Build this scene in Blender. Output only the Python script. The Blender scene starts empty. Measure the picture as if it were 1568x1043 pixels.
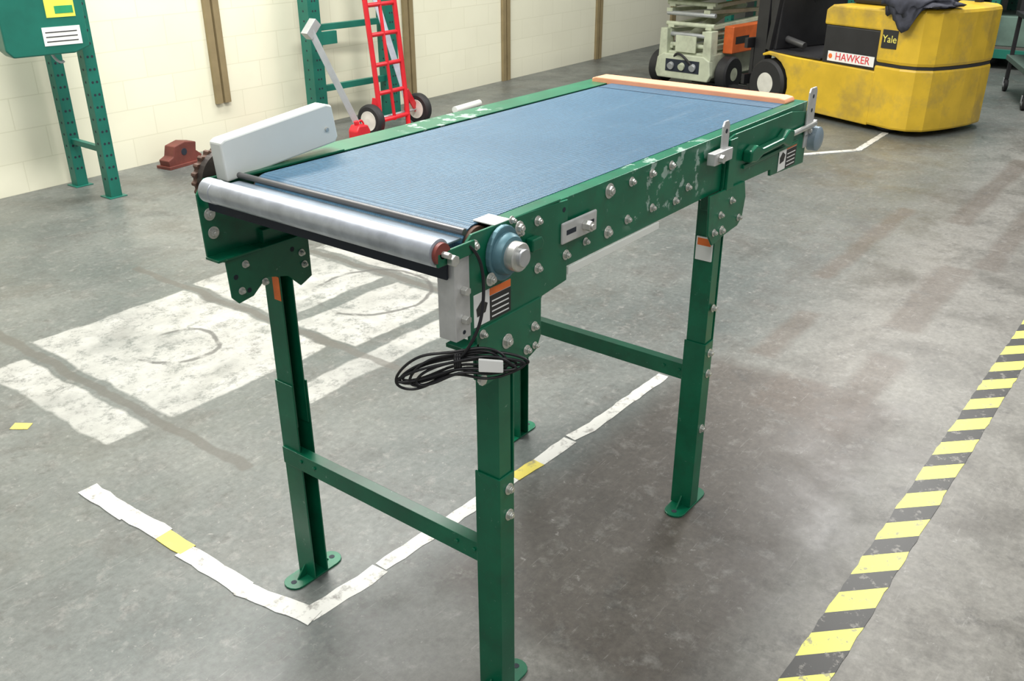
import bpy, bmesh, math, random
from mathutils import Vector, Matrix
random.seed(4)
SC=bpy.context.scene
COL=bpy.context.collection
# ---------------------------------------------------------------- materials
def newmat(name):
    m=bpy.data.materials.new(name);m.use_nodes=True
    return m,m.node_tree,m.node_tree.nodes['Principled BSDF']
def ramp(nt,fac,stops):
    r=nt.nodes.new('ShaderNodeValToRGB');nt.links.new(fac,r.inputs[0])
    e=r.color_ramp.elements
    e[0].position,e[0].color=stops[0][0],(*stops[0][1],1) if isinstance(stops[0][1],tuple) else (stops[0][1],)*3+(1,)
    e[1].position,e[1].color=stops[1][0],(*stops[1][1],1) if isinstance(stops[1][1],tuple) else (stops[1][1],)*3+(1,)
    for p,c in stops[2:]:
        x=e.new(p);x.color=(*c,1) if isinstance(c,tuple) else (c,c,c,1)
    return r.outputs[0]
def coords(nt): return nt.nodes.new('ShaderNodeTexCoord').outputs['Object']
def noise(nt,vec,scale,detail=4,rough=.55,dist=0.):
    n=nt.nodes.new('ShaderNodeTexNoise');nt.links.new(vec,n.inputs['Vector'])
    n.inputs['Scale'].default_value=scale;n.inputs['Detail'].default_value=detail
    n.inputs['Roughness'].default_value=rough;n.inputs['Distortion'].default_value=dist
    return n.outputs['Fac']
def mapping(nt,vec,scale=(1,1,1),loc=(0,0,0),rot=(0,0,0)):
    m=nt.nodes.new('ShaderNodeMapping');nt.links.new(vec,m.inputs[0])
    m.inputs['Scale'].default_value=scale;m.inputs['Location'].default_value=loc;m.inputs['Rotation'].default_value=rot
    return m.outputs[0]
def mix(nt,fac,a,b,mode='MIX'):
    m=nt.nodes.new('ShaderNodeMix');m.data_type='RGBA';m.blend_type=mode
    for s,v in ((m.inputs[0],fac),(m.inputs[6],a),(m.inputs[7],b)):
        if isinstance(v,bpy.types.NodeSocket): nt.links.new(v,s)
        elif isinstance(v,tuple): s.default_value=(*v,1)
        else: s.default_value=v
    return m.outputs[2]
def MA(nt,op,a,b=0.,c=0.,clamp=False):
    m=nt.nodes.new('ShaderNodeMath');m.operation=op;m.use_clamp=clamp
    for s,v in zip(m.inputs,(a,b,c)):
        if isinstance(v,bpy.types.NodeSocket): nt.links.new(v,s)
        else: s.default_value=v
    return m.outputs[0]
def bump(nt,b,h,strength=.3,dist=.01):
    n=nt.nodes.new('ShaderNodeBump');nt.links.new(h,n.inputs['Height'])
    n.inputs['Strength'].default_value=strength;n.inputs['Distance'].default_value=dist
    nt.links.new(n.outputs[0],b.inputs['Normal'])
def mat(name,col,rough=.5,metal=0.,var=.12,scale=15.,dirt=0.,dirtcol=(.12,.1,.08),spec=.5,bmp=0.):
    m,nt,b=newmat(name);v=coords(nt)
    n=noise(nt,v,scale,5)
    k=ramp(nt,n,[(.3,1-var),(.7,1+var)])
    c=mix(nt,1.,col,k,'MULTIPLY')
    if dirt>0:
        d=ramp(nt,noise(nt,v,scale*.6,8,.65),[(.5,0.),(.75,dirt)])
        c=mix(nt,d,c,dirtcol)
    nt.links.new(c,b.inputs['Base Color'])
    b.inputs['Roughness'].default_value=rough;b.inputs['Metallic'].default_value=metal
    b.inputs['Specular IOR Level'].default_value=spec
    if bmp: bump(nt,b,n,bmp,.003)
    return m
def green_paint():
    m,nt,b=newmat('green_paint');v=coords(nt)
    c=mix(nt,ramp(nt,noise(nt,v,9,5),[(.35,0.),(.7,1.)]),(.001,.105,.05),(.003,.15,.072))
    # chipped pale patches on the side rail
    s=nt.nodes.new('ShaderNodeSeparateXYZ');nt.links.new(v,s.inputs[0])
    zone=MA(nt,'MULTIPLY',MA(nt,'DIVIDE',MA(nt,'SUBTRACT',s.outputs[0],.40),.06,clamp=True),MA(nt,'DIVIDE',MA(nt,'SUBTRACT',.82,s.outputs[0]),.06,clamp=True))
    zone=MA(nt,'MULTIPLY',zone,MA(nt,'DIVIDE',MA(nt,'SUBTRACT',s.outputs[2],1.01),.02,clamp=True))
    ch=ramp(nt,noise(nt,v,22,6,.6),[(.56,0.),(.59,1.)])
    c=mix(nt,MA(nt,'MULTIPLY',MA(nt,'MULTIPLY',zone,ch),.7),c,(.40,.52,.46))
    ch2=ramp(nt,noise(nt,v,60,6,.7),[(.66,0.),(.70,.5)])
    c=mix(nt,ch2,c,(.25,.4,.33))
    gr=ramp(nt,noise(nt,v,14,7,.65),[(.52,0.),(.75,.45)])
    c=mix(nt,gr,c,(.015,.05,.03))
    nt.links.new(c,b.inputs['Base Color']);b.inputs['Roughness'].default_value=.3
    return m
GREEN=green_paint()
STEEL=mat('brushed_steel',(.62,.64,.66),.32,.85,.12,30)
ROLL=mat('roller_steel',(.47,.50,.55),.36,.7,.2,25)
ZINC=mat('zinc_bolt',(.62,.62,.58),.35,.7,.1,60)
ALU=mat('aluminium_bracket',(.6,.6,.59),.4,.45,.08,40)
DARK=mat('dark_cavity',(.012,.018,.03),.7)
BLACK=mat('black_rubber',(.015,.015,.016),.6,bmp=.1)
CABLE=mat('cable_black',(.01,.01,.012),.35)
BEAR=mat('bearing_cast_iron',(.09,.20,.24),.4,.2,.15,30)
RUST=mat('rusty_brown',(.10,.05,.032),.7,0,.3,30)
WHITE=mat('white_plastic',(.80,.82,.77),.4,0,.03,8)
PAPER=mat('white_label',(.85,.85,.82),.5,0,.02)
ORLAB=mat('orange_label',(.85,.18,.03),.5)
BLKLAB=mat('black_label',(.02,.02,.02),.5)
SALMON=mat('salmon_board',(.85,.36,.20),.55,0,.08,12)
YEL=mat('yellow_paint',(.66,.43,.028),.38,0,.12,5,dirt=.75,dirtcol=(.22,.17,.08))
BLKP=mat('black_paint',(.018,.018,.02),.45,0,.2,8)
CREAM=mat('cream_green_paint',(.50,.54,.40),.5,0,.12,8,dirt=.6,dirtcol=(.16,.15,.11))
ORANGE=mat('orange_paint',(.6,.12,.025),.45)
RED=mat('red_paint',(.62,.02,.03),.35,0,.1,8)
DRED=mat('dark_red_metal',(.14,.035,.025),.6,0,.25,10)
RACKG=mat('rack_green_paint',(.008,.14,.10),.42,0,.15,6)
HUB=mat('hub_cream',(.65,.64,.57),.5,0,.08)
TAN=mat('tan_channel',(.27,.21,.11),.5,.1,.15,6)
GREY=mat('grey_metal',(.45,.47,.48),.42,.4,.1,10)
CLOTH=mat('dark_cloth',(.03,.032,.045),.9,0,.3,20,bmp=.4)
def belt_mat():
    m,nt,b=newmat('blue_belt');v=coords(nt)
    w=nt.nodes.new('ShaderNodeTexWave');w.bands_direction='X';nt.links.new(v,w.inputs[0]);w.inputs['Scale'].default_value=34
    w2=nt.nodes.new('ShaderNodeTexWave');w2.bands_direction='Y';nt.links.new(v,w2.inputs[0]);w2.inputs['Scale'].default_value=60
    h=MA(nt,'ADD',w.outputs['Fac'],MA(nt,'MULTIPLY',w2.outputs['Fac'],.3))
    n=ramp(nt,noise(nt,v,3,6),[(.35,0.),(.7,1.)])
    c=mix(nt,n,(.022,.088,.155),(.042,.122,.198))
    c=mix(nt,MA(nt,'MULTIPLY',w.outputs['Fac'],.5),c,(.011,.045,.085))
    st=ramp(nt,noise(nt,mapping(nt,v,(.5,9,1)),4,7,.7),[(.56,0.),(.75,.3)])
    c=mix(nt,st,c,(.15,.21,.26))
    wv=ramp(nt,noise(nt,v,90,4,.7),[(.35,.82),(.65,1.18)])
    c=mix(nt,1.,c,wv,'MULTIPLY')
    nt.links.new(c,b.inputs['Base Color']);b.inputs['Roughness'].default_value=.45
    bump(nt,b,h,.5,.0018)
    return m
BELT=belt_mat()
# ---------------------------------------------------------------- mesh helpers
def empty(name,loc=(0,0,0),rz=0):
    e=bpy.data.objects.new(name,None);COL.objects.link(e);e.location=loc;e.rotation_euler=(0,0,rz);e.empty_display_size=.1
    return e
def fin(bm,name,parent,m,bev=0,smooth=False,seg=2):
    bmesh.ops.recalc_face_normals(bm,faces=bm.faces)
    me=bpy.data.meshes.new(name);bm.to_mesh(me);bm.free()
    me.materials.append(m)
    o=bpy.data.objects.new(name,me);COL.objects.link(o)
    if parent: o.parent=parent
    if smooth:
        for p in me.polygons: p.use_smooth=True
    if bev:
        b=o.modifiers.new('b','BEVEL');b.width=bev;b.segments=seg;b.limit_method='ANGLE';b.angle_limit=.6
    return o
def box(name,parent,x0,x1,y0,y1,z0,z1,m,bev=.0015):
    bm=bmesh.new();bmesh.ops.create_cube(bm,size=1)
    for v in bm.verts: v.co=Vector(((x0+x1)/2+v.co.x*(x1-x0),(y0+y1)/2+v.co.y*(y1-y0),(z0+z1)/2+v.co.z*(z1-z0)))
    return fin(bm,name,parent,m,bev)
def prism(name,parent,pts,axis,a,b,m,bev=.001,smooth=False):
    bm=bmesh.new()
    f=lambda p,t:{'y':(p[0],t,p[1]),'x':(t,p[0],p[1]),'z':(p[0],p[1],t)}[axis]
    A=[bm.verts.new(f(p,a)) for p in pts];B=[bm.verts.new(f(p,b)) for p in pts]
    bm.faces.new(A);bm.faces.new(B[::-1]);n=len(pts)
    for i in range(n): bm.faces.new((A[i],B[i],B[(i+1)%n],A[(i+1)%n]))
    return fin(bm,name,parent,m,bev)
def cyl(name,parent,p1,p2,r,m,seg=24,bev=.001,r2=None,smooth=True):
    p1,p2=Vector(p1),Vector(p2);d=p2-p1
    bm=bmesh.new();bmesh.ops.create_cone(bm,cap_ends=True,segments=seg,radius1=r,radius2=r if r2 is None else r2,depth=d.length)
    q=d.to_track_quat('Z','Y').to_matrix().to_4x4();q.translation=(p1+p2)/2
    bmesh.ops.transform(bm,matrix=q,verts=bm.verts)
    o=fin(bm,name,parent,m,bev)
    if smooth:
        for p in o.data.polygons: p.use_smooth=len(p.vertices)<=4
    return o
def beam(name,parent,p1,p2,w,h,m,bev=.002):
    p1,p2=Vector(p1),Vector(p2);d=p2-p1
    bm=bmesh.new();bmesh.ops.create_cube(bm,size=1)
    for v in bm.verts: v.co=Vector((v.co.x*w,v.co.y*h,v.co.z*d.length))
    q=d.to_track_quat('Z','Y').to_matrix().to_4x4();q.translation=(p1+p2)/2
    bmesh.ops.transform(bm,matrix=q,verts=bm.verts)
    return fin(bm,name,parent,m,bev)
def tube(name,parent,pts,r,m,cyclic=False):
    c=bpy.data.curves.new(name,'CURVE');c.dimensions='3D';c.bevel_depth=r;c.bevel_resolution=3;c.resolution_u=8
    s=c.splines.new('NURBS');s.points.add(len(pts)-1);s.order_u=4;s.use_endpoint_u=True
    for p,q in zip(s.points,pts): p.co=(*q,1)
    s.use_cyclic_u=cyclic
    c.materials.append(m);c.use_fill_caps=True
    o=bpy.data.objects.new(name,c);COL.objects.link(o);o.parent=parent
    return o
def lathe(name,parent,c,axis,prof,m,seg=40):
    ax=Vector(axis).normalized();q=ax.to_track_quat('Z','Y').to_matrix()
    bm=bmesh.new();rings=[]
    for r,t in prof:
        rings.append([bm.verts.new(Vector(c)+q@Vector((r*math.cos(2*math.pi*i/seg),r*math.sin(2*math.pi*i/seg),t))) for i in range(seg)])
    for a,b in zip(rings,rings[1:]):
        for i in range(seg): bm.faces.new((a[i],a[(i+1)%seg],b[(i+1)%seg],b[i]))
    bm.faces.new(rings[0]);bm.faces.new(rings[-1])
    o=fin(bm,name,parent,m,0)
    for p in o.data.polygons: p.use_smooth=len(p.vertices)==4
    mo=o.modifiers.new('es','EDGE_SPLIT');mo.split_angle=.6
    return o
def text(name,parent,s,size,loc,rot,m):
    t=bpy.data.curves.new(name,'FONT');t.body=s;t.size=size;t.align_x='CENTER';t.align_y='CENTER';t.extrude=.0008;t.materials.append(m)
    o=bpy.data.objects.new(name,t);COL.objects.link(o);o.parent=parent;o.location=loc;o.rotation_euler=rot
    return o
# ---------------------------------------------------------------- FLOOR
def floor_mat():
    m,nt,b=newmat('worn_concrete');v=coords(nt)
    s=nt.nodes.new('ShaderNodeSeparateXYZ');nt.links.new(v,s.inputs[0])
    wn=nt.nodes.new('ShaderNodeTexNoise');nt.links.new(v,wn.inputs['Vector']);wn.inputs['Scale'].default_value=5;wn.inputs['Detail'].default_value=6
    ws=nt.nodes.new('ShaderNodeSeparateColor');nt.links.new(wn.outputs['Color'],ws.inputs[0])
    X=MA(nt,'ADD',s.outputs[0],MA(nt,'MULTIPLY',MA(nt,'SUBTRACT',ws.outputs[0],.5),.08))
    Y=MA(nt,'ADD',s.outputs[1],MA(nt,'MULTIPLY',MA(nt,'SUBTRACT',ws.outputs[1],.5),.08))
    def edge(a,lo,hi,sf):
        return MA(nt,'MULTIPLY',MA(nt,'DIVIDE',MA(nt,'SUBTRACT',a,lo),sf,clamp=True),MA(nt,'DIVIDE',MA(nt,'SUBTRACT',hi,a),sf,clamp=True))
    def rect(x0,x1,y0,y1,sf=.03,xx=None,yy=None): return MA(nt,'MULTIPLY',edge(xx or X,x0,x1,sf),edge(yy or Y,y0,y1,sf))
    n1=noise(nt,v,.9,8,.6,.3);n2=noise(nt,v,3.2,9,.65,.3);n3=noise(nt,v,45,5,.7);n4=noise(nt,v,14,8,.7,.2)
    c=mix(nt,ramp(nt,n1,[(.40,0.),(.60,1.)]),(.092,.105,.099),(.145,.154,.143))
    lz=MA(nt,'DIVIDE',MA(nt,'SUBTRACT',.45,Y),.5,clamp=True)
    c=mix(nt,MA(nt,'MULTIPLY',lz,.88),c,mix(nt,ramp(nt,n2,[(.38,0.),(.62,1.)]),(.135,.128,.112),(.245,.236,.212)))
    # broad grime stains
    c=mix(nt,ramp(nt,noise(nt,v,1.7,9,.7,.4),[(.50,0.),(.66,.62)]),c,(.078,.071,.060))
    c=mix(nt,ramp(nt,n2,[(.53,0.),(.70,.5)]),c,(.065,.063,.057))
    br=rect(.12,1.95,-.42,.42,.10);br=MA(nt,'MULTIPLY',br,.78)  # brown discoloured zone, with the conveyor's floor shadow painted into it
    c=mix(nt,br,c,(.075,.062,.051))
    for r in ((1.55,2.35,-.3,-.12),(2.6,3.6,-.25,-.05),(3.0,4.5,.28,.42),(3.6,5.2,-.35,-.2),(4.3,6.2,-.05,.12),(2.0,2.6,.15,.3),(1.6,1.95,-.15,.12)):
        c=mix(nt,MA(nt,'MULTIPLY',rect(*r,sf=.04),.6),c,(.098,.078,.062))
    c=mix(nt,ramp(nt,n4,[(.54,0.),(.68,.42)]),c,(.28,.275,.255))
    c=mix(nt,ramp(nt,noise(nt,v,7,10,.78,.2),[(.54,0.),(.66,.6)]),c,(.055,.053,.048))
    c=mix(nt,ramp(nt,noise(nt,v,30,9,.8,.3),[(.60,0.),(.65,.55)]),c,(.33,.325,.305))
    # fine directional scratches
    sc=noise(nt,mapping(nt,v,(3,40,1),rot=(0,0,.5)),2.2,8,.75)
    c=mix(nt,ramp(nt,sc,[(.60,0.),(.66,.35)]),c,(.33,.325,.31))
    sc2=noise(nt,mapping(nt,v,(30,2.5,1),rot=(0,0,-.35)),2.0,8,.75)
    c=mix(nt,ramp(nt,sc2,[(.60,0.),(.67,.35)]),c,(.07,.068,.062))
    c=mix(nt,1.,c,ramp(nt,n3,[(.3,.75),(.7,1.22)]),'MULTIPLY')
    # worn white paint blocks
    w=None
    for r in ((.25,1.0,1.70,2.74),(.0,.17,1.70,2.6),(1.07,1.71,2.08,2.78),(1.06,1.71,1.60,2.0),(.62,1.7,1.38,1.53),(1.80,2.6,1.75,2.7)):
        q=rect(*r,sf=.012);w=q if w is None else MA(nt,'MAXIMUM',w,q)
    wear=ramp(nt,noise(nt,v,11,13,.86,.1),[(.40,.15),(.50,1.)])
    wear=MA(nt,'MULTIPLY',wear,ramp(nt,noise(nt,v,2.6,5,.6),[(.35,.6),(.5,1.)]))
    pc=mix(nt,ramp(nt,noise(nt,v,5,8,.7),[(.4,0.),(.65,1.)]),(.44,.44,.41),(.33,.33,.305))
    c=mix(nt,MA(nt,'MULTIPLY',MA(nt,'MULTIPLY',w,wear),.85),c,pc)
    for p in (.21,1.03,1.75):
        g=rect(p-.025,p+.025,1.2,3.2,.008);c=mix(nt,MA(nt,'MULTIPLY',g,.7),c,(.085,.08,.07))
    def ring(cx,cy,r,w_):
        d=MA(nt,'SQRT',MA(nt,'ADD',MA(nt,'POWER',MA(nt,'SUBTRACT',X,cx),2.),MA(nt,'POWER',MA(nt,'SUBTRACT',Y,cy),2.)))
        return edge(d,r-w_,r+w_,.008)
    for cx,cy,r in ((.62,2.2,.16),(1.55,2.0,.28)):
        c=mix(nt,MA(nt,'MULTIPLY',MA(nt,'MULTIPLY',ring(cx,cy,r,.014),ramp(nt,n2,[(.42,0.),(.5,1.)])),.8),c,(.06,.06,.058))
    nt.links.new(c,b.inputs['Base Color'])
    nt.links.new(ramp(nt,n2,[(.3,.30),(.75,.52)]),b.inputs['Roughness'])
    bump(nt,b,MA(nt,'ADD',n4,MA(nt,'MULTIPLY',n3,.4)),.12,.004)
    return m
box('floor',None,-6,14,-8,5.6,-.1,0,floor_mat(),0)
# ---------------------------------------------------------------- WALLS
def block_mat():
    m,nt,b=newmat('painted_block_wall');v=coords(nt)
    sp=nt.nodes.new('ShaderNodeSeparateXYZ');nt.links.new(v,sp.inputs[0])
    cb=nt.nodes.new('ShaderNodeCombineXYZ');nt.links.new(sp.outputs[0],cb.inputs[0]);nt.links.new(sp.outputs[2],cb.inputs[1])
    br=nt.nodes.new('ShaderNodeTexBrick');nt.links.new(cb.outputs[0],br.inputs['Vector'])
    br.inputs['Scale'].default_value=1;br.inputs['Brick Width'].default_value=.4;br.inputs['Row Height'].default_value=.2
    br.inputs['Mortar Size'].default_value=.005;br.inputs['Mortar Smooth'].default_value=.8
    br.inputs['Color1'].default_value=(.86,.84,.66,1);br.inputs['Color2'].default_value=(.83,.81,.63,1);br.inputs['Mortar'].default_value=(.74,.72,.54,1)
    n=noise(nt,v,2.2,7)
    c=mix(nt,ramp(nt,n,[(.45,0.),(.8,.25)]),br.outputs['Color'],(.66,.63,.48))
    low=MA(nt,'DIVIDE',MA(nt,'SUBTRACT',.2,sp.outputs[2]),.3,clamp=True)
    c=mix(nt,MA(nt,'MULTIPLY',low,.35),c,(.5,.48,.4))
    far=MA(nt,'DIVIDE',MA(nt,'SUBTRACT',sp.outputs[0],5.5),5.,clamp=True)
    c=mix(nt,MA(nt,'MULTIPLY',far,.5),c,(.5,.49,.42))  # dimming of light along the wall, painted into its colour
    nt.links.new(c,b.inputs['Base Color']);b.inputs['Roughness'].default_value=.55
    bump(nt,b,MA(nt,'ADD',br.outputs['Fac'],MA(nt,'MULTIPLY',noise(nt,v,60,4),-.25)),-.25,.004)
    return m
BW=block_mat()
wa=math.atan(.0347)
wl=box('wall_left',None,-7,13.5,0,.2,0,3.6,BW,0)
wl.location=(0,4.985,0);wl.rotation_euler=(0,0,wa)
def wp(x,off=0): return 4.985+.0347*x-off
wb=box('wall_back',None,0,.2,-8,5.6,0,3.6,mat('dark_wall_paint',(.12,.13,.12),.7,0,.3,1.5),0)
wb.location=(13.2,0,0)
def channels(name,x,z0):
    e=empty(name,(x,wp(x),0),wa)
    for dx in (-.045,.03):
        prism('channel',e,[(dx-.025,-.03),(dx+.03,-.03),(dx+.03,-.001),(dx+.022,-.001),(dx+.022,-.022),(dx-.017,-.022),(dx-.017,-.001),(dx-.025,-.001)],'z',z0,3.5,TAN,.001)
    for z in (z0+1.1,z0+2.2):
        box('clip',e,-.08,.07,-.036,-.0,z,z+.03,TAN)
channels('wall_channel',3.0,.33)
channels('wall_channel',5.15,.0)
channels('wall_channel',6.68,.0)
channels('wall_channel',8.6,.0)
channels('wall_channel',10.6,.0)
# ---------------------------------------------------------------- FLOOR TAPE
def worn(name,col,und=(.17,.16,.145)):
    m,nt,b=newmat(name);v=coords(nt)
    c=mix(nt,ramp(nt,noise(nt,v,18,8,.7),[(.52,0.),(.64,.8)]),col,und)
    nt.links.new(c,b.inputs['Base Color']);b.inputs['Roughness'].default_value=.45
    return m
WT=worn('white_tape_mat',(.60,.60,.56));YT=worn('yellow_tape_mat',(.62,.53,.1))
tz=[.0012]
def tape(name,parent,pts,w,m,z=None,jit=.003,step=.035):
    if z is None:
        z=tz[0];tz[0]+=.0003
    bm=bmesh.new();L=[];P=[Vector((*p,0)) for p in pts];cs=[]
    for a,b in zip(P,P[1:]):
        n=max(1,int((b-a).length/step))
        for i in range(n): cs.append((a.lerp(b,i/n),(b-a).normalized()))
    cs.append((P[-1],(P[-1]-P[-2]).normalized()))
    for c,t in cs:
        nn=Vector((-t.y,t.x,0))
        o1,o2=w/2+random.uniform(-jit,jit),-w/2+random.uniform(-jit,jit)
        L.append([bm.verts.new(c+nn*s+Vector((0,0,zz))) for s,zz in ((o1,.0001),(o1,z),(o2,z),(o2,.0001))])
    for a,b in zip(L,L[1:]):
        for i in range(4): bm.faces.new((a[i],a[(i+1)%4],b[(i+1)%4],b[i]))
    bm.faces.new(L[0]);bm.faces.new(L[-1][::-1])
    return fin(bm,name,parent,m)
ft=empty('white_floor_tape')
tape('strip_1',ft,[(-.128,.525),(.06,.505),(.12,.51)],.055,WT)
tape('strip_2',ft,[(.125,.51),(.62,.485),(.70,.49)],.047,WT)
tape('strip_3',ft,[(.82,.475),(1.0,.472)],.05,WT)
tape('strip_4',ft,[(1.01,.478),(1.10,.462),(1.62,.452)],.047,WT)
tape('strip_5',ft,[(.70,.487),(.82,.475)],.045,YT)
tape('strip_6',ft,[(-.122,.50),(-.15,.64),(-.168,.745)],.056,WT)
tape('strip_7',ft,[(-.163,.735),(-.165,.90),(-.17,1.01)],.058,WT)
tape('strip_8',ft,[(-.162,1.0),(-.16,1.13)],.05,YT)
tape('strip_9',ft,[(-.157,1.12),(-.167,1.29)],.058,WT)
tape('strip_10',ft,[(-.17,1.285),(-.172,1.52)],.06,WT)
ft2=empty('white_floor_tape')
tape('strip_1',ft2,[(5.3,1.45),(5.78,1.10)],.05,WT)
tape('strip_2',ft2,[(5.78,1.10),(6.5,1.12)],.05,WT)
def hazard():
    m,nt,b=newmat('hazard_tape_mat');v=coords(nt)
    s=nt.nodes.new('ShaderNodeSeparateXYZ');nt.links.new(v,s.inputs[0])
    u=MA(nt,'FRACT',MA(nt,'DIVIDE',MA(nt,'ADD',MA(nt,'ADD',s.outputs[0],s.outputs[1]),10.0),.19))
    st=MA(nt,'GREATER_THAN',u,.48)
    c=mix(nt,st,(.035,.035,.033),(.80,.78,.13))
    c=mix(nt,ramp(nt,noise(nt,v,22,9,.75),[(.56,0.),(.61,.8)]),c,(.2,.19,.17))
    nt.links.new(c,b.inputs['Base Color']);b.inputs['Roughness'].default_value=.4
    return m
tape('hazard_floor_tape',None,[(-.6,-.565),(.45,-.582),(2.9,-.606),(6.0,-.63)],.098,hazard(),.0018,.0025)
tape('yellow_paper_scrap',None,[(-.13,2.10),(-.09,2.05)],.04,YT,.002)
# ---------------------------------------------------------------- CONVEYOR
cv=empty('belt_conveyor')
YO=-.045; YL=.677   # outer planes right / left
def bolt(x,z,y=YO,r=.0085,s=-1,m=ZINC,washer=True):
    if washer: cyl('washer',cv,(x,y,z),(x,y+s*.002,z),r*1.25,m,20,0)
    cyl('bolt_head',cv,(x,y+s*.0015,z),(x,y+s*.009,z),r*.85,m,6,.001,smooth=False)
    cyl('bolt_tip',cv,(x,y+s*.008,z),(x,y+s*.012,z),r*.45,m,12,0)
prism('right_rail',cv,[(YO,1.0),(YO,1.145),(-.008,1.145),(-.008,1.141),(YO+.005,1.140),(YO+.005,1.005),(-.015,1.005),(-.015,1.0)],'x',.03,1.40,GREEN,.0012)
prism('left_rail',cv,[(YL,1.0),(YL,1.145),(.592,1.145),(.592,1.141),(YL-.005,1.140),(YL-.005,1.005),(.64,1.005),(.64,1.0)],'x',.0,1.40,GREEN,.0012)
def loop(xa,xb,zt,zb_):
    r=(zt-zb_)/2;zc=(zt+zb_)/2;o=[]
    for i in range(13):
        a=math.pi/2+math.pi*i/12;o.append((xa+r*math.cos(a),zc+r*math.sin(a)))
    for i in range(13):
        a=-math.pi/2+math.pi*i/12;o.append((xb+r*math.cos(a),zc+r*math.sin(a)))
    return o
bm=bmesh.new();y0,y1=-.010,.573
L1=loop(-.052,1.385,1.146,1.070);L2=loop(-.052,1.385,1.1435,1.0725)
R=[[bm.verts.new((x,y,z)) for x,z in L] for L,y in ((L1,y0),(L1,y1),(L2,y1),(L2,y0))]
n=len(L1)
for k in range(4):
    a,b_=R[k],R[(k+1)%4]
    for i in range(n): bm.faces.new((a[i],a[(i+1)%n],b_[(i+1)%n],b_[i]))
bo=fin(bm,'belt',cv,BELT)
cyl('drive_pulley',cv,(-.052,y0-.008,1.108),(-.052,y1+.008,1.108),.0345,RUST,32)
cyl('tail_pulley',cv,(1.385,y0-.01,1.108),(1.385,y1+.02,1.108),.0345,GREY,32)
box('slider_bed',cv,.0,1.33,-.005,.568,1.128,1.142,GREY)
box('belt_lacing',cv,1.255,1.260,y0,y1,1.1455,1.1470,mat('lacing',(.03,.06,.1),.6),0)
box('left_gap_shade',cv,.0,1.38,.568,.625,1.130,1.137,DARK,0)  # dark strip added to paint shade into the gap beside the belt
for x in (.3,.8,1.2): box('cross_member',cv,x,x+.04,YO+.004,YL-.004,1.01,1.05,GREEN)
prism('drive_side_plate',cv,[(-.120,.947),(-.122,1.138),(-.108,1.149),(.06,1.148),(.184,1.142),(.184,.974),(.10,.966),(.09,.945)],'y',YO-.006,YO,GREEN,.0012)
box('plate_top_flange',cv,-.0,.16,YO-.005,-.018,1.144,1.149,GREEN)
prism('leg_clamp_plate',cv,[(-.108,.965),(.092,.968),(.092,.885),(.078,.860),(.055,.852),(-.085,.846),(-.10,.856)],'y',YO-.010,YO-.0055,GREEN,.0012)
box('clamp_inner',cv,-.1,.08,YO,YO+.006,.86,1.0,GREEN)
prism('clamp_flange',cv,[(-.135,.932),(-.1,.932),(-.1,.940),(-.135,.940)],'y',-.055,-.005,GREEN,.001)
prism('tail_side_plate',cv,[(.885,.999),(.885,1.130),(.93,1.137),(1.30,1.135),(1.40,1.120),(1.425,1.10),(1.434,1.009),(1.434,.962),(1.19,.973),(1.185,.992)],'y',YO-.008,YO,GREEN,.0012)
box('tail_plate_stiffener',cv,.89,.93,YO-.016,YO-.008,1.0,1.13,GREEN)
box('tail_slot_rim',cv,.99,1.36,YO-.014,YO-.008,1.035,1.045,GREEN)
prism('take_up_block',cv,[(.985,1.055),(1.02,1.05),(1.06,1.062),(1.2,1.066),(1.24,1.05),(1.265,1.06),(1.27,1.09),(1.235,1.10),(1.2,1.082),(1.06,1.08),(1.02,1.096),(.985,1.085)],'y',YO-.035,YO-.008,GREEN,.005)
cyl('take_up_screw',cv,(1.26,-.065,1.076),(1.46,-.065,1.076),.008,ZINC)
for x in (.433,.520,.609): bolt(x,1.122)
bolt(.344,1.122,r=.013)
bolt(.422,1.04);bolt(.343,1.032,r=.011);bolt(.257,1.035,r=.007);bolt(.178,1.03,YO-.006);bolt(.083,1.030,YO-.006)
for x,z in ((.024,1.118),(.082,1.125),(.53,1.04),(.70,1.05),(.64,1.03)): bolt(x,z,YO-(.006 if x<.18 else 0),r=.008)
cyl('rail_hole',cv,(.17,YO-.0065,1.125),(.17,YO-.001,1.125),.005,DARK,16,0)
prism('slot_plate',cv,[(.158,1.056),(.282,1.056),(.282,1.100),(.158,1.100)],'y',YO-.012,YO-.006,ALU,.006)
for a,b_ in ((.172,.205),(.245,.27)): prism('slot',cv,[(a,1.073),(b_,1.073),(b_,1.083),(a,1.083)],'y',YO-.0125,YO-.0119,DARK,.0)
cyl('slot_nut',cv,(.236,YO-.012,1.078),(.236,YO-.03,1.078),.0115,ZINC,6,.001,smooth=False)
cyl('slot_bolt',cv,(.236,YO-.028,1.078),(.236,YO-.034,1.078),.006,ZINC,16)
prism('bearing_flange',cv,[(-.03+.045*math.cos(a)*(1.0),1.095+.052*math.sin(a)) for a in [i*math.pi/12 for i in range(24)]],'y',YO-.018,YO-.006,BEAR,.003)
lathe('bearing_housing',cv,(-.03,YO-.016,1.095),(0,-1,0),[(.04,0),(.038,.012),(.034,.018),(.022,.019)],BEAR)
lathe('locking_collar',cv,(-.03,YO-.03,1.095),(0,-1,0),[(.027,0),(.027,.022),(.025,.024),(.015,.024)],ZINC)
lathe('drive_shaft_end',cv,(-.03,YO-.05,1.095),(0,-1,0),[(.0165,0),(.0165,.011),(.0155,.012),(.002,.012)],STEEL)
bolt(-.072,1.058,YO-.016,r=.010);bolt(.012,1.132,YO-.016,r=.010)
bolt(-.105,1.128,YO-.006,r=.009);bolt(.0,1.148,YO-.008,r=.006)
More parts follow.
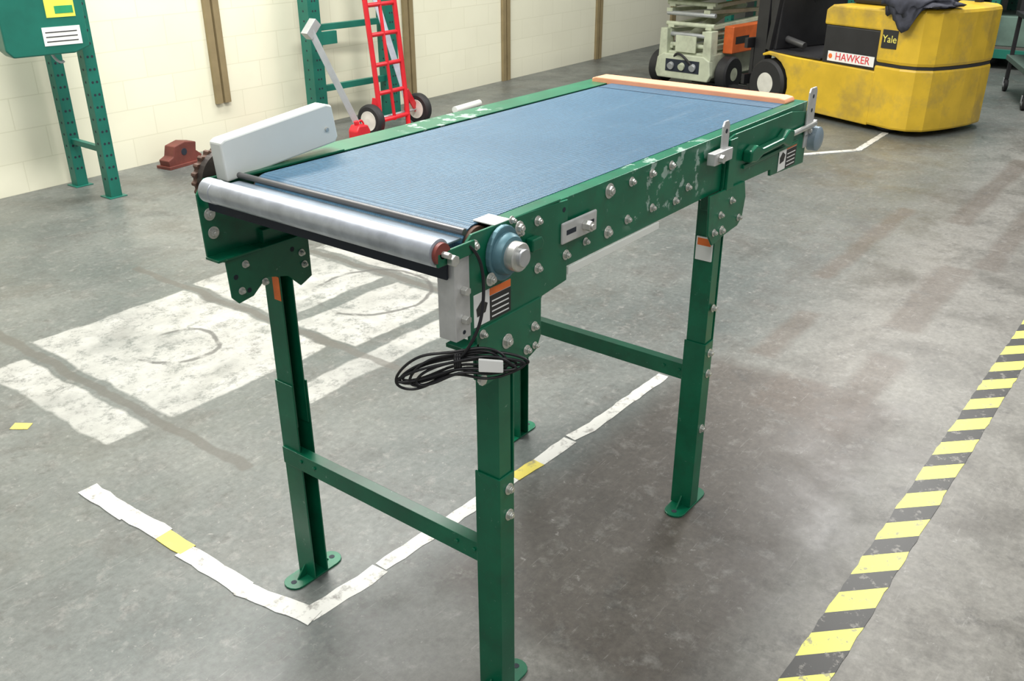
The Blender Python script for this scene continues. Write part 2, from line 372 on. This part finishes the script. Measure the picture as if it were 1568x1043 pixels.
prism('adjust_screw_block',cv,[(.045,1.075),(.075,1.075),(.082,1.088),(.075,1.10),(.045,1.10)],'y',YO-.024,YO-.006,GREEN,.003)
bolt(-.018,.914,YO-.010,r=.012);bolt(.068,.914,YO-.010,r=.008);bolt(.044,.872,YO-.010,r=.008);bolt(-.09,.955,YO-.010,r=.007);bolt(.07,.872,YO-.01,r=.006)
lathe('clamp_bolt',cv,(-.092,YO-.006,.862),(0,-1,0),[(.011,0),(.011,.008),(.006,.009)],ZINC,6)
def label(x0,x1,z0,z1,y):
    box('warning_label',cv,x0,x1,y-.0008,y,z0,z1,PAPER,0)
    h=z1-z0;w=x1-x0
    box('label_header',cv,x0+w*.42,x1,y-.0014,y-.0008,z1-h*.22,z1,ORLAB,0)
    box('label_panel',cv,x0+w*.42,x1,y-.0014,y-.0008,z0,z1-h*.24,BLKLAB,0)
    for i in range(4): box('label_line',cv,x0+w*.47,x1-w*.06,y-.0018,y-.0014,z0+h*(.08+.16*i),z0+h*(.12+.16*i),PAPER,0)
    prism('label_icon',cv,[(x0+w*.08,z0+h*.3),(x0+w*.3,z0+h*.35),(x0+w*.36,z0+h*.6),(x0+w*.2,z0+h*.75),(x0+w*.06,z0+h*.55)],'y',y-.0014,y-.0008,BLKLAB,0)
label(-.108,-.002,.972,1.035,YO-.006)
label(1.235,1.36,.975,1.045,YO-.0088)
prism('slotted_angle',cv,[(-.158,-.052),(-.158,-.012),(-.154,-.012),(-.154,-.048),(-.118,-.048),(-.118,-.052)],'z',.962,1.118,ALU,.001)
for z in (1.055,1.00):
    cyl('angle_bolt',cv,(-.136,-.052,z),(-.136,-.064,z),.0085,ZINC,6,.001,smooth=False)
cyl('angle_hole',cv,(-.136,-.0525,.975),(-.136,-.050,.975),.004,DARK,12,0)
lathe('nose_roller',cv,(-.192,-.052,1.139),(0,1,0),[(.0205,0),(.0245,.002),(.0245,.600),(.0255,.601),(.0255,.632),(.02,.634)],ROLL)
lathe('roller_end_cap',cv,(-.192,-.060,1.139),(0,1,0),[(.008,0),(.019,.001),(.0195,.009)],mat('cap_redbrown',(.20,.04,.03),.5))
cyl('roller_axle',cv,(-.192,-.075,1.139),(-.192,.60,1.139),.006,ZINC,6)
box('roller_hanger_right',cv,-.205,-.11,-.060,-.054,1.118,1.142,GREEN)
cyl('roller_bolt',cv,(-.176,-.061,1.125),(-.176,-.073,1.125),.0105,ZINC,6,.001,smooth=False)
cyl('gap_rod',cv,(-.108,-.035,1.150),(-.108,.59,1.150),.0065,mat('dark_rod',(.12,.12,.12),.4,.4),20)
box('transfer_plate',cv,-.170,-.112,-.03,.585,1.136,1.140,mat('blue_grey_plate',(.22,.27,.32),.4,.4),.001)
box('nose_cross_plate',cv,-.165,-.160,-.04,.63,1.080,1.125,DARK,0)
prism('end_guard_plate',cv,[(-.01,1.139),(.06,1.139),(.06,1.145),(-.01,1.145)],'y',-.045,-.012,WHITE,.001)
prism('white_wiper',cv,[(-.045,1.147),(.0,1.147),(.0,1.150),(-.045,1.150)],'y',-.05,.0,PAPER,.001)
prism('drive_side_plate_left',cv,[(-.180,.975),(-.183,1.115),(-.16,1.145),(.18,1.145),(.18,.97),(-.02,.97),(-.09,.965)],'y',.640,.646,GREEN,.0012)
box('left_plate_lip',cv,-.182,-.07,.600,.646,.970,.976,GREEN)
for x,z in ((-.160,1.068),(-.157,1.026),(-.11,1.07)): bolt(x,z,.640,r=.011)
prism('leg_clamp_plate_left',cv,[(-.160,.968),(.07,.968),(.07,.865),(.035,.85),(.0,.885),(-.06,.90),(-.10,.868),(-.14,.862),(-.156,.88)],'y',.606,.611,GREEN,.0012)
box('clamp_shelf_left',cv,-.165,.08,.606,.645,.966,.972,GREEN)
for x,z in ((-.112,.948),(-.066,.892),(-.13,.89),(.045,.93),(.05,.90)): bolt(x,z,.606,r=.007)
for x,z in ((-.14,.925),(-.11,.885),(.02,.945)): cyl('clamp_hole',cv,(x,.6055,z),(x,.608,z),.006,DARK,12,0)
cyl('drive_shaft',cv,(-.03,-.05,1.095),(-.03,.70,1.095),.0145,STEEL)
prof=[]
N=20
for i in range(N*4):
    a=2*math.pi*i/(N*4);r=.066 if i%4 in(0,1) else .060
    prof.append((-.098+r*math.cos(a),1.130+r*math.sin(a)))
prism('sprocket',cv,prof,'y',.668,.684,RUST,.0008)
prism('sprocket_band',cv,[(-.098+.061*math.cos(a),1.130+.061*math.sin(a)) for a in [i*math.pi/24 for i in range(48)]],'y',.65,.668,mat('chain_dark',(.05,.04,.035),.5,.4),0)
prism('white_side_guard',cv,[(-.130,1.137),(-.136,1.220),(-.125,1.226),(.155,1.256),(.172,1.251),(.184,1.178),(.174,1.166)],'y',.600,.640,WHITE,.004)
box('guard_foot',cv,-.10,.19,.588,.64,1.143,1.149,GREEN)
cyl('guard_screw',cv,(.15,.6005,1.20),(.15,.596,1.20),.005,ZINC,12)
box('return_strip',cv,.190,.56,-.051,-.046,.983,1.0,WHITE,.001)
box('return_belt',cv,.2,1.2,0.0,.57,1.045,1.049,BELT,0)
def stop(x,w,z0,z1,foot):
    prism('stop_bracket',cv,[(x,z0),(x+w,z0),(x+w,z1-.012),(x+w-.008,z1),(x+.008,z1),(x,z1-.012)],'y',YO-.016,YO-.011,ALU,.001)
    if foot:
        box('stop_foot',cv,x-.062,x+w,YO-.030,YO-.008,z0+.008,z0+.038,ALU,.002)
        cyl('stop_bolt',cv,(x-.035,YO-.030,z0+.022),(x-.035,YO-.042,z0+.022),.011,ZINC,6,.001,smooth=False)
    cyl('bracket_hole',cv,(x+w*.5,YO-.0165,z1-.025),(x+w*.5,YO-.0105,z1-.025),.006,DARK,12,0)
stop(.838,.036,1.080,1.184,True)
stop(1.40,.055,1.05,1.185,False)
cyl('bracket_hole',cv,(1.4275,YO-.0165,1.12),(1.4275,YO-.0105,1.12),.006,DARK,12,0)
lathe('end_knob',cv,(1.47,YO-.005,1.03),(0,-1,0),[(.02,0),(.036,.003),(.036,.028),(.03,.032),(.012,.034)],mat('knob_grey',(.28,.36,.42),.4,.3),32)
box('end_bracket',cv,1.41,1.50,YO-.012,YO,1.01,1.08,ALU,.002)
bolt(1.43,1.06,YO-.012,r=.012)
prism('salmon_end_board',cv,[(-.010,1.140),(-.016,1.148),(-.01,1.158),(.01,1.161),(.635,1.161),(.65,1.156),(.65,1.140)],'x',1.338,1.405,SALMON,.003)
box('end_frame_beam',cv,1.40,1.43,YO,YL,1.05,1.145,GREEN)
LX,WY=.9214,.632
def leg(x,side,zt,zs,name):
    yo=YO if side<0 else YL
    s=1 if side<0 else -1
    def C(nm,hx,dy,t,z0,z1,off):
        a=yo+s*off;b_=yo+s*(off+dy)
        pts=[(x-hx,b_),(x-hx,a),(x+hx,a),(x+hx,b_),(x+hx-t,b_),(x+hx-t,a+s*t),(x-hx+t,a+s*t),(x-hx+t,b_)]
        prism(nm,cv,pts,'z',z0,z1,GREEN,.0012)
    C(name+'_lower',.024,.066,.004,.006,zs,.0)
    C(name+'_upper',.0195,.058,.004,zs-.12,zt,.0045)
    prism(name+'_strip',cv,[(x+.0235,zs-.02),(x+.0275,zs-.02),(x+.0275,zt-.03),(x+.0235,zt-.03)],'y',min(yo+s*.002,yo+s*.05),max(yo+s*.002,yo+s*.05),GREEN,.0008)
    yc=yo+s*.03
    pf=[]
    for i in range(9):
        a=-math.pi/2+math.pi*i/8;pf.append((x+.062+.03*math.cos(a),yc+.032*math.sin(a)))
    for i in range(9):
        a=math.pi/2+math.pi*i/8;pf.append((x-.062+.03*math.cos(a),yc+.032*math.sin(a)))
    prism(name+'_foot',cv,pf,'z',.0,.006,GREEN,.001)
    for dx in (-.068,.068): cyl(name+'_foot_hole',cv,(x+dx,yc,.0055),(x+dx,yc,.0066),.008,DARK,14,0)
    for dx in (-.026,.026): prism(name+'_gusset',cv,[(x+dx,.006),(x+dx+(.03 if dx>0 else -.03),.006),(x+dx,.04)],'y',yc-.002,yc+.002,GREEN,.0005)
    if side<0:
        for z in (zs-.035,zs-.10):
            bolt(x+.006,z,yo,r=.0105)
leg(-.008,-1,.95,.60,'leg_1')
leg(0,1,.95,.60,'leg_2')
leg(LX-.008,-1,.96,.555,'leg_3')
leg(LX,1,.96,.555,'leg_4')
bolt(LX-.008,.275,YO,r=.011);bolt(LX-.008,.66,YO,r=.009)
def brace(nm,x,z):
    prism(nm,cv,[(x-.026,z-.048),(x-.026,z),(x+.004,z),(x+.004,z-.004),(x-.022,z-.004),(x-.022,z-.048)],'y',YO+.004,YL-.004,GREEN,.001)
    for y in (.03,.08,WY-.03,WY-.08):
        cyl(nm+'_bolt',cv,(x-.026,y,z-.02),(x-.030,y,z-.02),.005,GREEN,8)
brace('cross_brace_near',-.004,.410)
brace('cross_brace_far',LX-.004,.475)
for yy,yb in ((YO-.014,YO-.0085),(YL,YL+.005)):
    prism('leg_clamp_plate_far',cv,[(.80,1.005),(1.005,1.0),(1.02,.955),(1.01,.90),(.985,.882),(.955,.880),(.93,.878),(.895,.875),(.84,.865),(.81,.90)],'y',yy,yb,GREEN,.001)
for x,z in ((.87,.94),(.985,.905),(.93,.965),(.84,.90)): bolt(x,z,YO-.014,r=.008)
bolt(.885,.895,YO-.014,r=.010)
box('leg_label_far',cv,LX-.0335,LX-.0278,-.037,.010,.80,.865,PAPER,0)
box('leg_label_far_red',cv,LX-.0340,LX-.0335,-.033,.006,.842,.862,ORLAB,0)
box('leg_label_left',cv,-.0208,-.0198,.616,.640,.825,.885,ORLAB,0)
for x in (0,LX):
    for y0_,y1_ in ((YO,YO+.05),(YL-.05,YL)):
        box('leg_head',cv,x-.04,x+.04,y0_,y1_,.94,1.003,GREEN)
rd=Vector((.61,-.79,0));up=Vector((0,0,1));dp=Vector((-.79,-.61,0))
cc=Vector((-.152,-.048,.922))
pts=[]
for k in range(6):
    L_=.106+.02*math.sin(k*2.1);h=.016+.010*(k%4);cx=.012*math.sin(k*1.7)
    for i in range(12):
        a=2*math.pi*i/12
        w=1-.72*math.exp(-((math.cos(a)*L_+cx)/.035)**2)
        p=cc+rd*(cx+L_*math.cos(a))+up*(h*math.sin(a)*w-.012*abs(math.cos(a))-(.028 if math.cos(a)<0 else -.006)*abs(math.cos(a)))+dp*(.003*(k-2.5)+.004*math.sin(a*2+k))
        pts.append(p)
tube('cable_coil',cv,pts,.0026,CABLE)
tube('cable_drop',cv,[(-.125,-.058,1.135),(-.11,-.066,1.12),(-.098,-.068,1.08),(-.108,-.075,1.03),(-.125,-.078,.98),(-.147,-.065,.945),cc],.003,CABLE)
for k in range(3): tube('cable_tie',cv,[cc+up*.012+rd*(.004*k-.004)-dp*.012,cc+up*.012+rd*(.004*k-.004)+dp*.014,cc-up*.016+rd*(.004*k-.004)+dp*.014,cc-up*.016+rd*(.004*k-.004)-dp*.012],.003,CABLE)
bm=bmesh.new()
c0=cc+rd*.058+dp*.014
vs=[bm.verts.new(c0+rd*a+up*b_+dp*t_) for t_ in (0,.006) for a,b_ in ((-.02,-.012),(.024,-.014),(.024,.01),(-.02,.014))]
for f in ((0,1,2,3),(4,5,6,7),(0,1,5,4),(1,2,6,5),(2,3,7,6),(3,0,4,7)): bm.faces.new([vs[i] for i in f])
fin(bm,'cable_tag',cv,PAPER,.002)
# ---------------------------------------------------------------- PALLET RACKS
def post(e,x,y,h,w=.075):
    t=.004
    prism('post',e,[(x-w/2,y-w/2),(x+w/2,y-w/2),(x+w/2,y+w/2),(x+w/2-.02,y+w/2),(x+w/2-.02,y+w/2-t),(x+w/2-t,y+w/2-t),(x+w/2-t,y-w/2+t),(x-w/2+t,y-w/2+t),(x-w/2+t,y+w/2-t),(x-w/2+.02,y+w/2-t),(x-w/2+.02,y+w/2),(x-w/2,y+w/2)],'z',.006,h,RACKG,.001)
    box('base_plate',e,x-w*.8,x+w*.8,y-w*.8,y+w*.8,0,.006,RACKG)
    z=.12
    while z<min(h,1.6):
        for dx in (-.014,.014): cyl('slot_hole',e,(x+dx,y-w/2-.0006,z),(x+dx,y-w/2+.002,z),.008,DARK,10,0)
        cyl('slot_hole',e,(x-w/2-.0006,y,z),(x-w/2+.002,y,z),.008,DARK,10,0)
        z+=.075
r1=empty('pallet_rack_upright')
post(r1,1.68,4.50,2.6);post(r1,1.69,4.93,2.6)
beam('horizontal_brace',r1,(1.68,4.52,.30),(1.69,4.92,.30),.035,.035,RACKG)
beam('horizontal_brace',r1,(1.68,4.52,1.35),(1.69,4.92,1.35),.035,.035,RACKG)
beam('diagonal_brace',r1,(1.68,4.52,1.33),(1.69,4.92,2.2),.035,.035,RACKG)
r2=empty('pallet_rack_upright')
post(r2,4.62,4.90,2.6,.12);post(r2,3.80,4.93,2.6,.12)
for z in (.33,.81,1.6): beam('horizontal_brace',r2,(4.60,4.9,z),(3.82,4.93,z),.04,.05,RACKG)
box('beam_connector',r2,3.86,4.02,4.87,4.90,.68,.78,RACKG)
cb=empty('control_box',(1.44,4.42,1.09),math.radians(-8))
prism('enclosure',cb,[(-.27,-.13),(-.235,-.17),(.10,-.17),(.19,-.14),(.19,.35),(-.27,.35)],'y',-.08,.06,RACKG,.008)
box('warning_sticker',cb,-.02,.14,-.083,-.080,.03,.17,mat('sticker_yellow',(.75,.75,.1),.5),0)
box('sticker_panel',cb,.03,.13,-.0845,-.083,.05,.09,mat('sticker_green',(.02,.3,.12),.5),0)
box('white_sticker',cb,-.06,.15,-.083,-.080,-.12,-.02,PAPER,0)
for i in range(3): box('sticker_line',cb,-.045,.13,-.0845,-.083,-.10+.025*i,-.095+.025*i,BLKLAB,0)
box('mount_arm',cb,.14,.22,.03,.10,-.1,.1,RACKG)
tube('dangling_hook',cb,[(.0,.02,-.17),(.01,.02,-.21),(.04,.02,-.24),(.06,.02,-.22)],.008,GREY)
# ---------------------------------------------------------------- HAND TRUCK
ht=empty('hand_truck',(4.19,4.42,0),math.radians(4))
wr=.13
for s in (-1,1):
    xx=.30*s
    lathe('tire',ht,(xx-.035,0,wr),(1,0,0),[(.075,0),(.11,.0),(.126,.012),(.13,.035),(.126,.058),(.11,.07),(.075,.07)],BLACK)
    lathe('wheel_hub',ht,(xx-.040,0,wr),(1,0,0),[(.02,-.004),(.055,.004),(.078,.0),(.078,.08),(.055,.076),(.02,.084)],HUB)
cyl('axle',ht,(-.34,0,wr),(.34,0,wr),.012,GREY)
fx=-.06
for s in (-1,1):
    tube('side_tube',ht,[(fx+.17*s,-.04,.03),(fx+.17*s,-.03,.3),(fx-.05+.17*s,.01,1.1),(fx-.06+.17*s,.02,1.3),(fx-.06+.12*s,.07,1.42),(fx-.06,.08,1.45)],.021,RED)
    beam('axle_strut',ht,(fx+.17*s,-.03,.25),(fx+.19*s,0,wr),.03,.02,RED)
    beam('wheel_bracket',ht,(fx+.19*s,-.02,.30),(.27*s,0,wr),.012,.06,RED)
for z,y in ((.12,-.04),(.33,-.02),(.55,-.01),(.78,.0),(1.0,.01)):
    dx=fx-.05*max(0,(z-.3)/.8)
    cyl('crossbar',ht,(dx-.17,y,z),(dx+.17,y,z),.017,RED)
cyl('center_tube',ht,(fx,-.04,.1),(fx-.05,.01,1.05),.014,RED)
box('toe_plate',ht,fx-.21,fx+.21,-.26,-.03,.012,.024,RED)
lp=empty('leaning_white_post',(4.47,4.72,0))
beam('post_body',lp,(.12,-.10,.03),(-.13,.12,1.3),.085,.05,mat('white_post_paint',(.50,.54,.62),.5))
beam('post_foot',lp,(.12,-.10,.0),(.12,-.10,.03),.12,.09,GREY)
lb=empty('leaning_steel_bar',(3.55,4.5,0))
beam('bar',lb,(.24,-.1,.02),(-.02,.12,.85),.05,.05,GREY)
beam('bar_head',lb,(-.06,.12,.80),(.04,.12,.90),.07,.07,GREY)
gc=empty('red_gas_can',(3.66,4.30,0))
prism('can_body',gc,[(-.07,0),(.07,0),(.075,.10),(.05,.145),(-.04,.15),(-.07,.11)],'y',-.05,.05,RED,.01)
cyl('can_cap',gc,(-.02,0,.14),(-.03,0,.18),.018,RED)
tube('can_handle',gc,[(.05,0,.14),(.04,0,.185),(-.0,0,.19),(-.01,0,.15)],.008,RED)
rb=empty('red_steel_bracket',(2.42,4.86,0),math.radians(8))
prism('bracket_body',rb,[(-.14,0),(.13,0),(.16,.05),(.11,.09),(.12,.15),(.02,.17),(-.08,.15),(-.10,.08),(-.15,.06)],'y',-.05,.05,DRED,.006)
box('bracket_base',rb,-.16,.17,-.07,.07,0,.02,DRED)
cyl('bracket_hole',rb,(.0,-.052,.10),(.0,-.04,.10),.025,DARK)
sb=empty('rubber_scrap',(2.78,4.9,0))
for i in range(5):
    cyl('piece',sb,(-.1+.05*i,.01*(i%3),0.0),(-.08+.05*i,.012,.025+.008*(i%2)),.035,BLACK,9,.004,r2=.02)
rc=empty('red_valve_fitting',(3.25,4.85,0))
lathe('fitting_body',rc,(0,0,0),(0,0,1),[(.06,0),(.06,.03),(.03,.05),(.03,.09),(.05,.11),(.05,.14),(.02,.16)],RED)
cyl('fitting_arm',rc,(-.1,0,.09),(.1,0,.09),.02,RED)
wpip=empty('white_pipe_piece',(5.2,4.5,0),.1)
cyl('pipe',wpip,(-.2,0,.03),(.2,0,.03),.03,WHITE)
# ---------------------------------------------------------------- SCISSOR LIFT
sl=empty('scissor_lift',(7.38,3.42,0),math.radians(-6))
def tire(e,c,ax,r,w,mt=BLACK,hm=CREAM,nm='tire',hr=.56):
    c=Vector(c);ax=Vector(ax)
    lathe(nm,e,c-ax*w/2,ax,[(r*hr,0),(r*.9,0),(r,w*.15),(r,w*.85),(r*.9,w),(r*hr,w)],mt)
    lathe(nm+'_hub',e,c-ax*(w/2-.004),ax,[(r*.15,-.01),(r*hr*.8,-.002),(r*hr,-.001),(r*hr,w-.007),(r*hr*.8,w-.005),(r*.15,w+.002)],hm)
for x in (.15,1.35):
    for y in (-.40,.40): tire(sl,(x,y,.17),(0,1,0),.17,.13)
box('chassis',sl,-.02,1.5,-.31,.31,.13,.36,CREAM,.01)
prism('front_bumper',sl,[(-.30,.10),(.30,.10),(.33,.16),(.31,.30),(.24,.34),(-.24,.34),(-.31,.30),(-.33,.16)],'x',-.08,-.02,CREAM,.01)
box('bumper_recess',sl,-.085,-.078,-.20,.20,.17,.29,DARK,0)
for y in (-.13,.0,.13): cyl('hydraulic_fitting',sl,(-.11,y,.22),(-.05,y,.24),.035,GREY if y else CREAM,16)
tube('hydraulic_hose',sl,[(-.1,-.13,.24),(-.14,-.05,.34),(-.12,.05,.4),(-.06,.12,.30)],.012,BLACK)
for y in (-.26,.26):
    prism('chassis_side_post',sl,[(y-.05,.30),(y+.05,.30),(y+.04,.58),(y-.04,.58)],'x',-.06,.06,CREAM,.006)
for k in range(5):
    z=.40+.10*k
    for y in (-.22,.22):
        a,b_=((.0,z),(1.45,z+.05)) if k%2==0 else ((.0,z+.05),(1.45,z))
        beam('scissor_arm',sl,(a[0],y+.03*(k%2),a[1]),(b_[0],y+.03*(k%2),b_[1]),.07,.035,CREAM)
    cyl('scissor_pin',sl,(.02,-.28,z+.02),(.02,.28,z+.02),.022,GREY if k%2 else CREAM,16)
box('end_plate',sl,-.05,-.03,-.12,.12,.36,.52,CREAM,.004)
cyl('lift_cylinder',sl,(-.03,.05,.45),(.9,.05,.75),.045,CREAM)
box('platform_deck',sl,-.15,1.6,-.38,.38,.90,.96,CREAM,.006)
prism('platform_toe_board',sl,[(-.38,.96),(.38,.96),(.38,1.08),(-.38,1.08)],'x',-.16,-.14,CREAM,.003)
for y in (-.37,.37):
    for x in (-.13,.7,1.55): cyl('rail_post',sl,(x,y,.96),(x,y,1.9),.02,CREAM,12)
    for z in (1.45,1.9): cyl('guard_rail',sl,(-.13,y,z),(1.55,y,z),.02,CREAM,12)
for x in (-.13,1.55):
    for z in (1.45,1.9): cyl('guard_rail',sl,(x,-.37,z),(x,.37,z),.02,CREAM,12)
box('orange_battery_tray',sl,.15,.9,-.42,-.31,.36,.62,ORANGE,.01)
box('tray_decal',sl,.2,.45,-.4215,-.42,.45,.52,BLKLAB,0)
# ---------------------------------------------------------------- FORKLIFT
fk=empty('forklift',(7.40,2.19,0),math.radians(68.3))
for y in (-.43,.43): tire(fk,(0,y,.215),(0,1,0),.215,.16,BLACK,HUB,'drive_tire',.62)
for y in (-.36,.36): tire(fk,(-1.28,y,.17),(0,1,0),.17,.13,BLACK,HUB,'steer_tire')
arch=[]
for i in range(8):
    a=math.radians(70+ (200-70)*i/7);arch.append((0+.25*math.cos(a),.215+.25*math.sin(a)))
prism('side_frame',fk,[(-.30,.05),(-1.16,.04),(-1.16,.47),(-.28,.48),(.02,.495),(.09,.47)]+arch,'y',-.47,.49,YEL,.008)
prism('battery_box',fk,[(-.58,.47),(-1.155,.47),(-1.155,.78),(-.58,.78)],'y',-.44,.46,BLKP,.01)
prism('hood',fk,[(-.56,.78),(-1.155,.78),(-1.155,.94),(-.62,.94),(-.56,.90)],'y',-.44,.462,YEL,.015)
cw=[(-1.145,-.49),(-1.145,.49),(-1.40,.50),(-1.52,.46),(-1.60,.36),(-1.63,.2),(-1.64,0),(-1.63,-.2),(-1.60,-.36),(-1.52,-.46),(-1.40,-.50)]
prism('counterweight_lower',fk,cw,'z',.045,.525,YEL,.02)
prism('counterweight_gap',fk,[(x*.993-.004,y*.98) for x,y in cw],'z',.52,.545,BLKP,0)
prism('counterweight_upper',fk,cw,'z',.54,.97,YEL,.03)
box('maker_plate',fk,-1.335,-1.19,.492,.500,.66,.80,BLKLAB,.001)
text('maker_text',fk,'Yale',.078,(-1.263,.5015,.73),(math.pi/2,0,math.pi),mat('label_yellow',(.85,.75,.15),.5))
box('battery_label',fk,-1.12,-.64,.461,.464,.495,.575,PAPER,0)
text('battery_text',fk,'HAWKER',.085,(-.90,.4655,.535),(math.pi/2,0,math.pi),mat('label_red',(.7,.03,.04),.5))
cyl('label_emblem',fk,(-.67,.464,.535),(-.67,.4655,.535),.02,ORLAB,16,0)
box('floor_plate',fk,-.56,.05,-.44,.46,.485,.50,BLKP)
prism('cowl',fk,[(.02,.5),(.10,.5),(.14,.95),(.04,1.05),(-.02,1.0)],'y',-.40,.40,BLKP,.01)
cyl('steering_column',fk,(.02,.0,.9),(-.15,.0,1.15),.03,BLKP)
lathe('steering_wheel',fk,(-.16,0,1.15),(-.4,0,.9),[(.15,0),(.17,.01),(.15,.02)],BLKP)
prism('seat',fk,[(-.62,.94),(-1.08,.94),(-1.2,1.45),(-1.12,1.47),(-1.0,1.10),(-.64,1.07)],'y',-.24,.24,BLKP,.03)
for y in (-.42,.42):
    beam('guard_pillar',fk,(.08,y,.5),(-.15,y,2.05),.05,.05,BLKP)
    beam('guard_pillar',fk,(-1.35,y,.95),(-1.2,y,2.05),.05,.05,BLKP)
    beam('guard_roof_rail',fk,(-.15,y,2.05),(-1.2,y,2.05),.05,.05,BLKP)
for k in range(7): beam('guard_roof_bar',fk,(-.2-.16*k,-.42,2.05),(-.2-.16*k,.42,2.05),.03,.03,BLKP)
for y in (-.30,.30):
    prism('mast_channel',fk,[(.20,y-.045),(.34,y-.045),(.34,y-.03),(.22,y-.03),(.22,y+.03),(.34,y+.03),(.34,y+.045),(.20,y+.045)],'z',.07,2.1,BLKP,.003)
    prism('inner_mast',fk,[(.24,y*.8-.03),(.36,y*.8-.03),(.36,y*.8+.03),(.24,y*.8+.03)],'z',.1,2.0,mat('mast_inner%d'%(y>0),(.06,.055,.05),.4,.3),.003)
    prism('fork',fk,[(.40,.05),(.44,.05),(1.25,.035),(1.25,.05),(.45,.09),(.44,.55),(.40,.55)],'y',y*.8-.05,y*.8+.05,BLKP,.003)
    cyl('tilt_cylinder',fk,(.2,y*.9,.62),(-.2,y*.9,.55),.03,mat('cyl_dark%d'%(y>0),(.08,.08,.08),.4,.4))
for z in (.2,.5,1.2,2.05): box('mast_tie',fk,.21,.26,-.30,.30,z,z+.06,BLKP)
for z in (.15,.48): box('carriage_bar',fk,.36,.40,-.42,.42,z,z+.09,BLKP)
for y in (-.08,.05,.12): tube('mast_hose',fk,[(.2,y,.4),(.15,y+.03,.8),(.2,y,1.4),(.22,y,2.0)],.014,BLACK)
cyl('mast_ram',fk,(.27,0,.15),(.27,0,1.9),.035,GREY)
bm=bmesh.new()
bmesh.ops.create_icosphere(bm,subdivisions=4,radius=1)
from mathutils import noise as mn
for v in bm.verts:
    k=1+.35*mn.noise(v.co*2.2)+.15*mn.noise(v.co*6)
    v.co=Vector((v.co.x*.27*k,v.co.y*.24*k,v.co.z*.055*k))
    v.co+=Vector((-1.36,.30,1.01))
    if v.co.y>.47: v.co.z-=(v.co.y-.47)*1.6; v.co.y=.47+(v.co.y-.47)*.6+.03
o=fin(bm,'draped_jacket',fk,CLOTH,smooth=True)
# ---------------------------------------------------------------- right-hand cart
ct=empty('utility_cart',(8.75,.25,0),math.radians(20))
box('deck',ct,-.5,.6,-.4,.4,.30,.35,mat('cart_green_grey',(.08,.12,.10),.5),.005)
box('upper_shelf',ct,-.5,.6,-.4,.4,.72,.76,BLKP,.005)
for x in (-.46,.56):
    for y in (-.36,.36):
        beam('leg',ct,(x,y,.12),(x,y,.95),.035,.035,BLKP)
        tire(ct,(x,y,.06),(0,1,0),.06,.035,BLACK,GREY,'caster')
        beam('caster_fork',ct,(x,y+.025,.06),(x,y+.025,.13),.03,.008,GREY)
lathe('red_disc',ct,(-.25,.1,.35),(0,0,1),[(.16,0),(.17,.02),(.16,.05),(.05,.06)],RED)
box('toolbox',ct,.0,.4,-.2,.2,.76,.96,RACKG,.01)
# ---------------------------------------------------------------- storage rack at the back
sr=empty('storage_rack',(10.6,0,0))
yy=-3.5
for i in range(6):
    for x in (0,.9): post(sr,x,yy+1.6*i,2.6,.09)
    for z in (.3,1.4): beam('tie',sr,(0,yy+1.6*i,z),(.9,yy+1.6*i,z),.04,.04,RACKG)
for z in (.12,.85,1.7):
    for x in (0,.9): box('load_beam',sr,x-.02,x+.02,yy,yy+8,z,z+.10,RACKG,.003)
    box('shelf_deck',sr,.0,.9,yy,yy+8,z+.10,z+.12,mat('deck%d'%int(z*10),(.10,.09,.08),.8),0)
cols=[(.05,.05,.055),(.14,.12,.09),(.08,.1,.1),(.25,.22,.17),(.03,.035,.04),(.10,.16,.13)]
mm=[mat('stored_goods_%d'%i,c,.7,0,.3,4) for i,c in enumerate(cols)]
for z in (.24,.97,1.82):
    y=yy+.15
    while y<yy+7.6:
        w=random.uniform(.35,.9);h=random.uniform(.2,.55);d0=random.uniform(0,.15)
        box('stored_box',sr,.05+d0,.85,y,y+w,z,z+h,random.choice(mm),.012)
        y+=w+random.uniform(.04,.2)
# ---------------------------------------------------------------- LIGHTS
def area(name,loc,sx,sy,power,col=(1,.98,.94),rot=(0,0,0)):
    l=bpy.data.lights.new(name,'AREA');l.shape='RECTANGLE';l.size=sx;l.size_y=sy;l.energy=power;l.color=col
    o=bpy.data.objects.new(name,l);COL.objects.link(o);o.location=loc;o.rotation_euler=rot
    return o
area('ceiling_light_1',(.9,1.35,4.4),2.6,.6,270)
area('ceiling_light_2',(7.6,1.0,4.4),3.2,1.2,280)
area('wall_fill_light',(2.2,3.9,4.2),5,.8,260)  # unseen fill lamp, added to brighten the left wall
area('ceiling_light_4',(-2.5,-1.5,4.4),3,1.2,90)
area('ceiling_light_5',(3.5,-2.6,4.4),3.2,1.2,110)
w=bpy.data.worlds.new('world');SC.world=w;w.use_nodes=True
w.node_tree.nodes['Background'].inputs[0].default_value=(.92,.96,1,1)
w.node_tree.nodes['Background'].inputs[1].default_value=.38
# ---------------------------------------------------------------- CAMERA
yw,pt,rl=.6608,.4423,-.0042
F=Vector((math.cos(yw)*math.cos(pt),math.sin(yw)*math.cos(pt),-math.sin(pt)))
Rv=Vector((math.sin(yw),-math.cos(yw),0));U=Rv.cross(F)
R2=Rv*math.cos(rl)+U*math.sin(rl);U2=-Rv*math.sin(rl)+U*math.cos(rl)
M=Matrix((( R2.x,U2.x,-F.x,-1.2373),(R2.y,U2.y,-F.y,-1.0152),(R2.z,U2.z,-F.z,1.65),(0,0,0,1)))
cd=bpy.data.cameras.new('camera');cd.sensor_width=36;cd.lens=1387.2/1568*36;cd.clip_end=100
co=bpy.data.objects.new('camera',cd);COL.objects.link(co);co.matrix_world=M;SC.camera=co
SC.view_settings.view_transform='Standard'
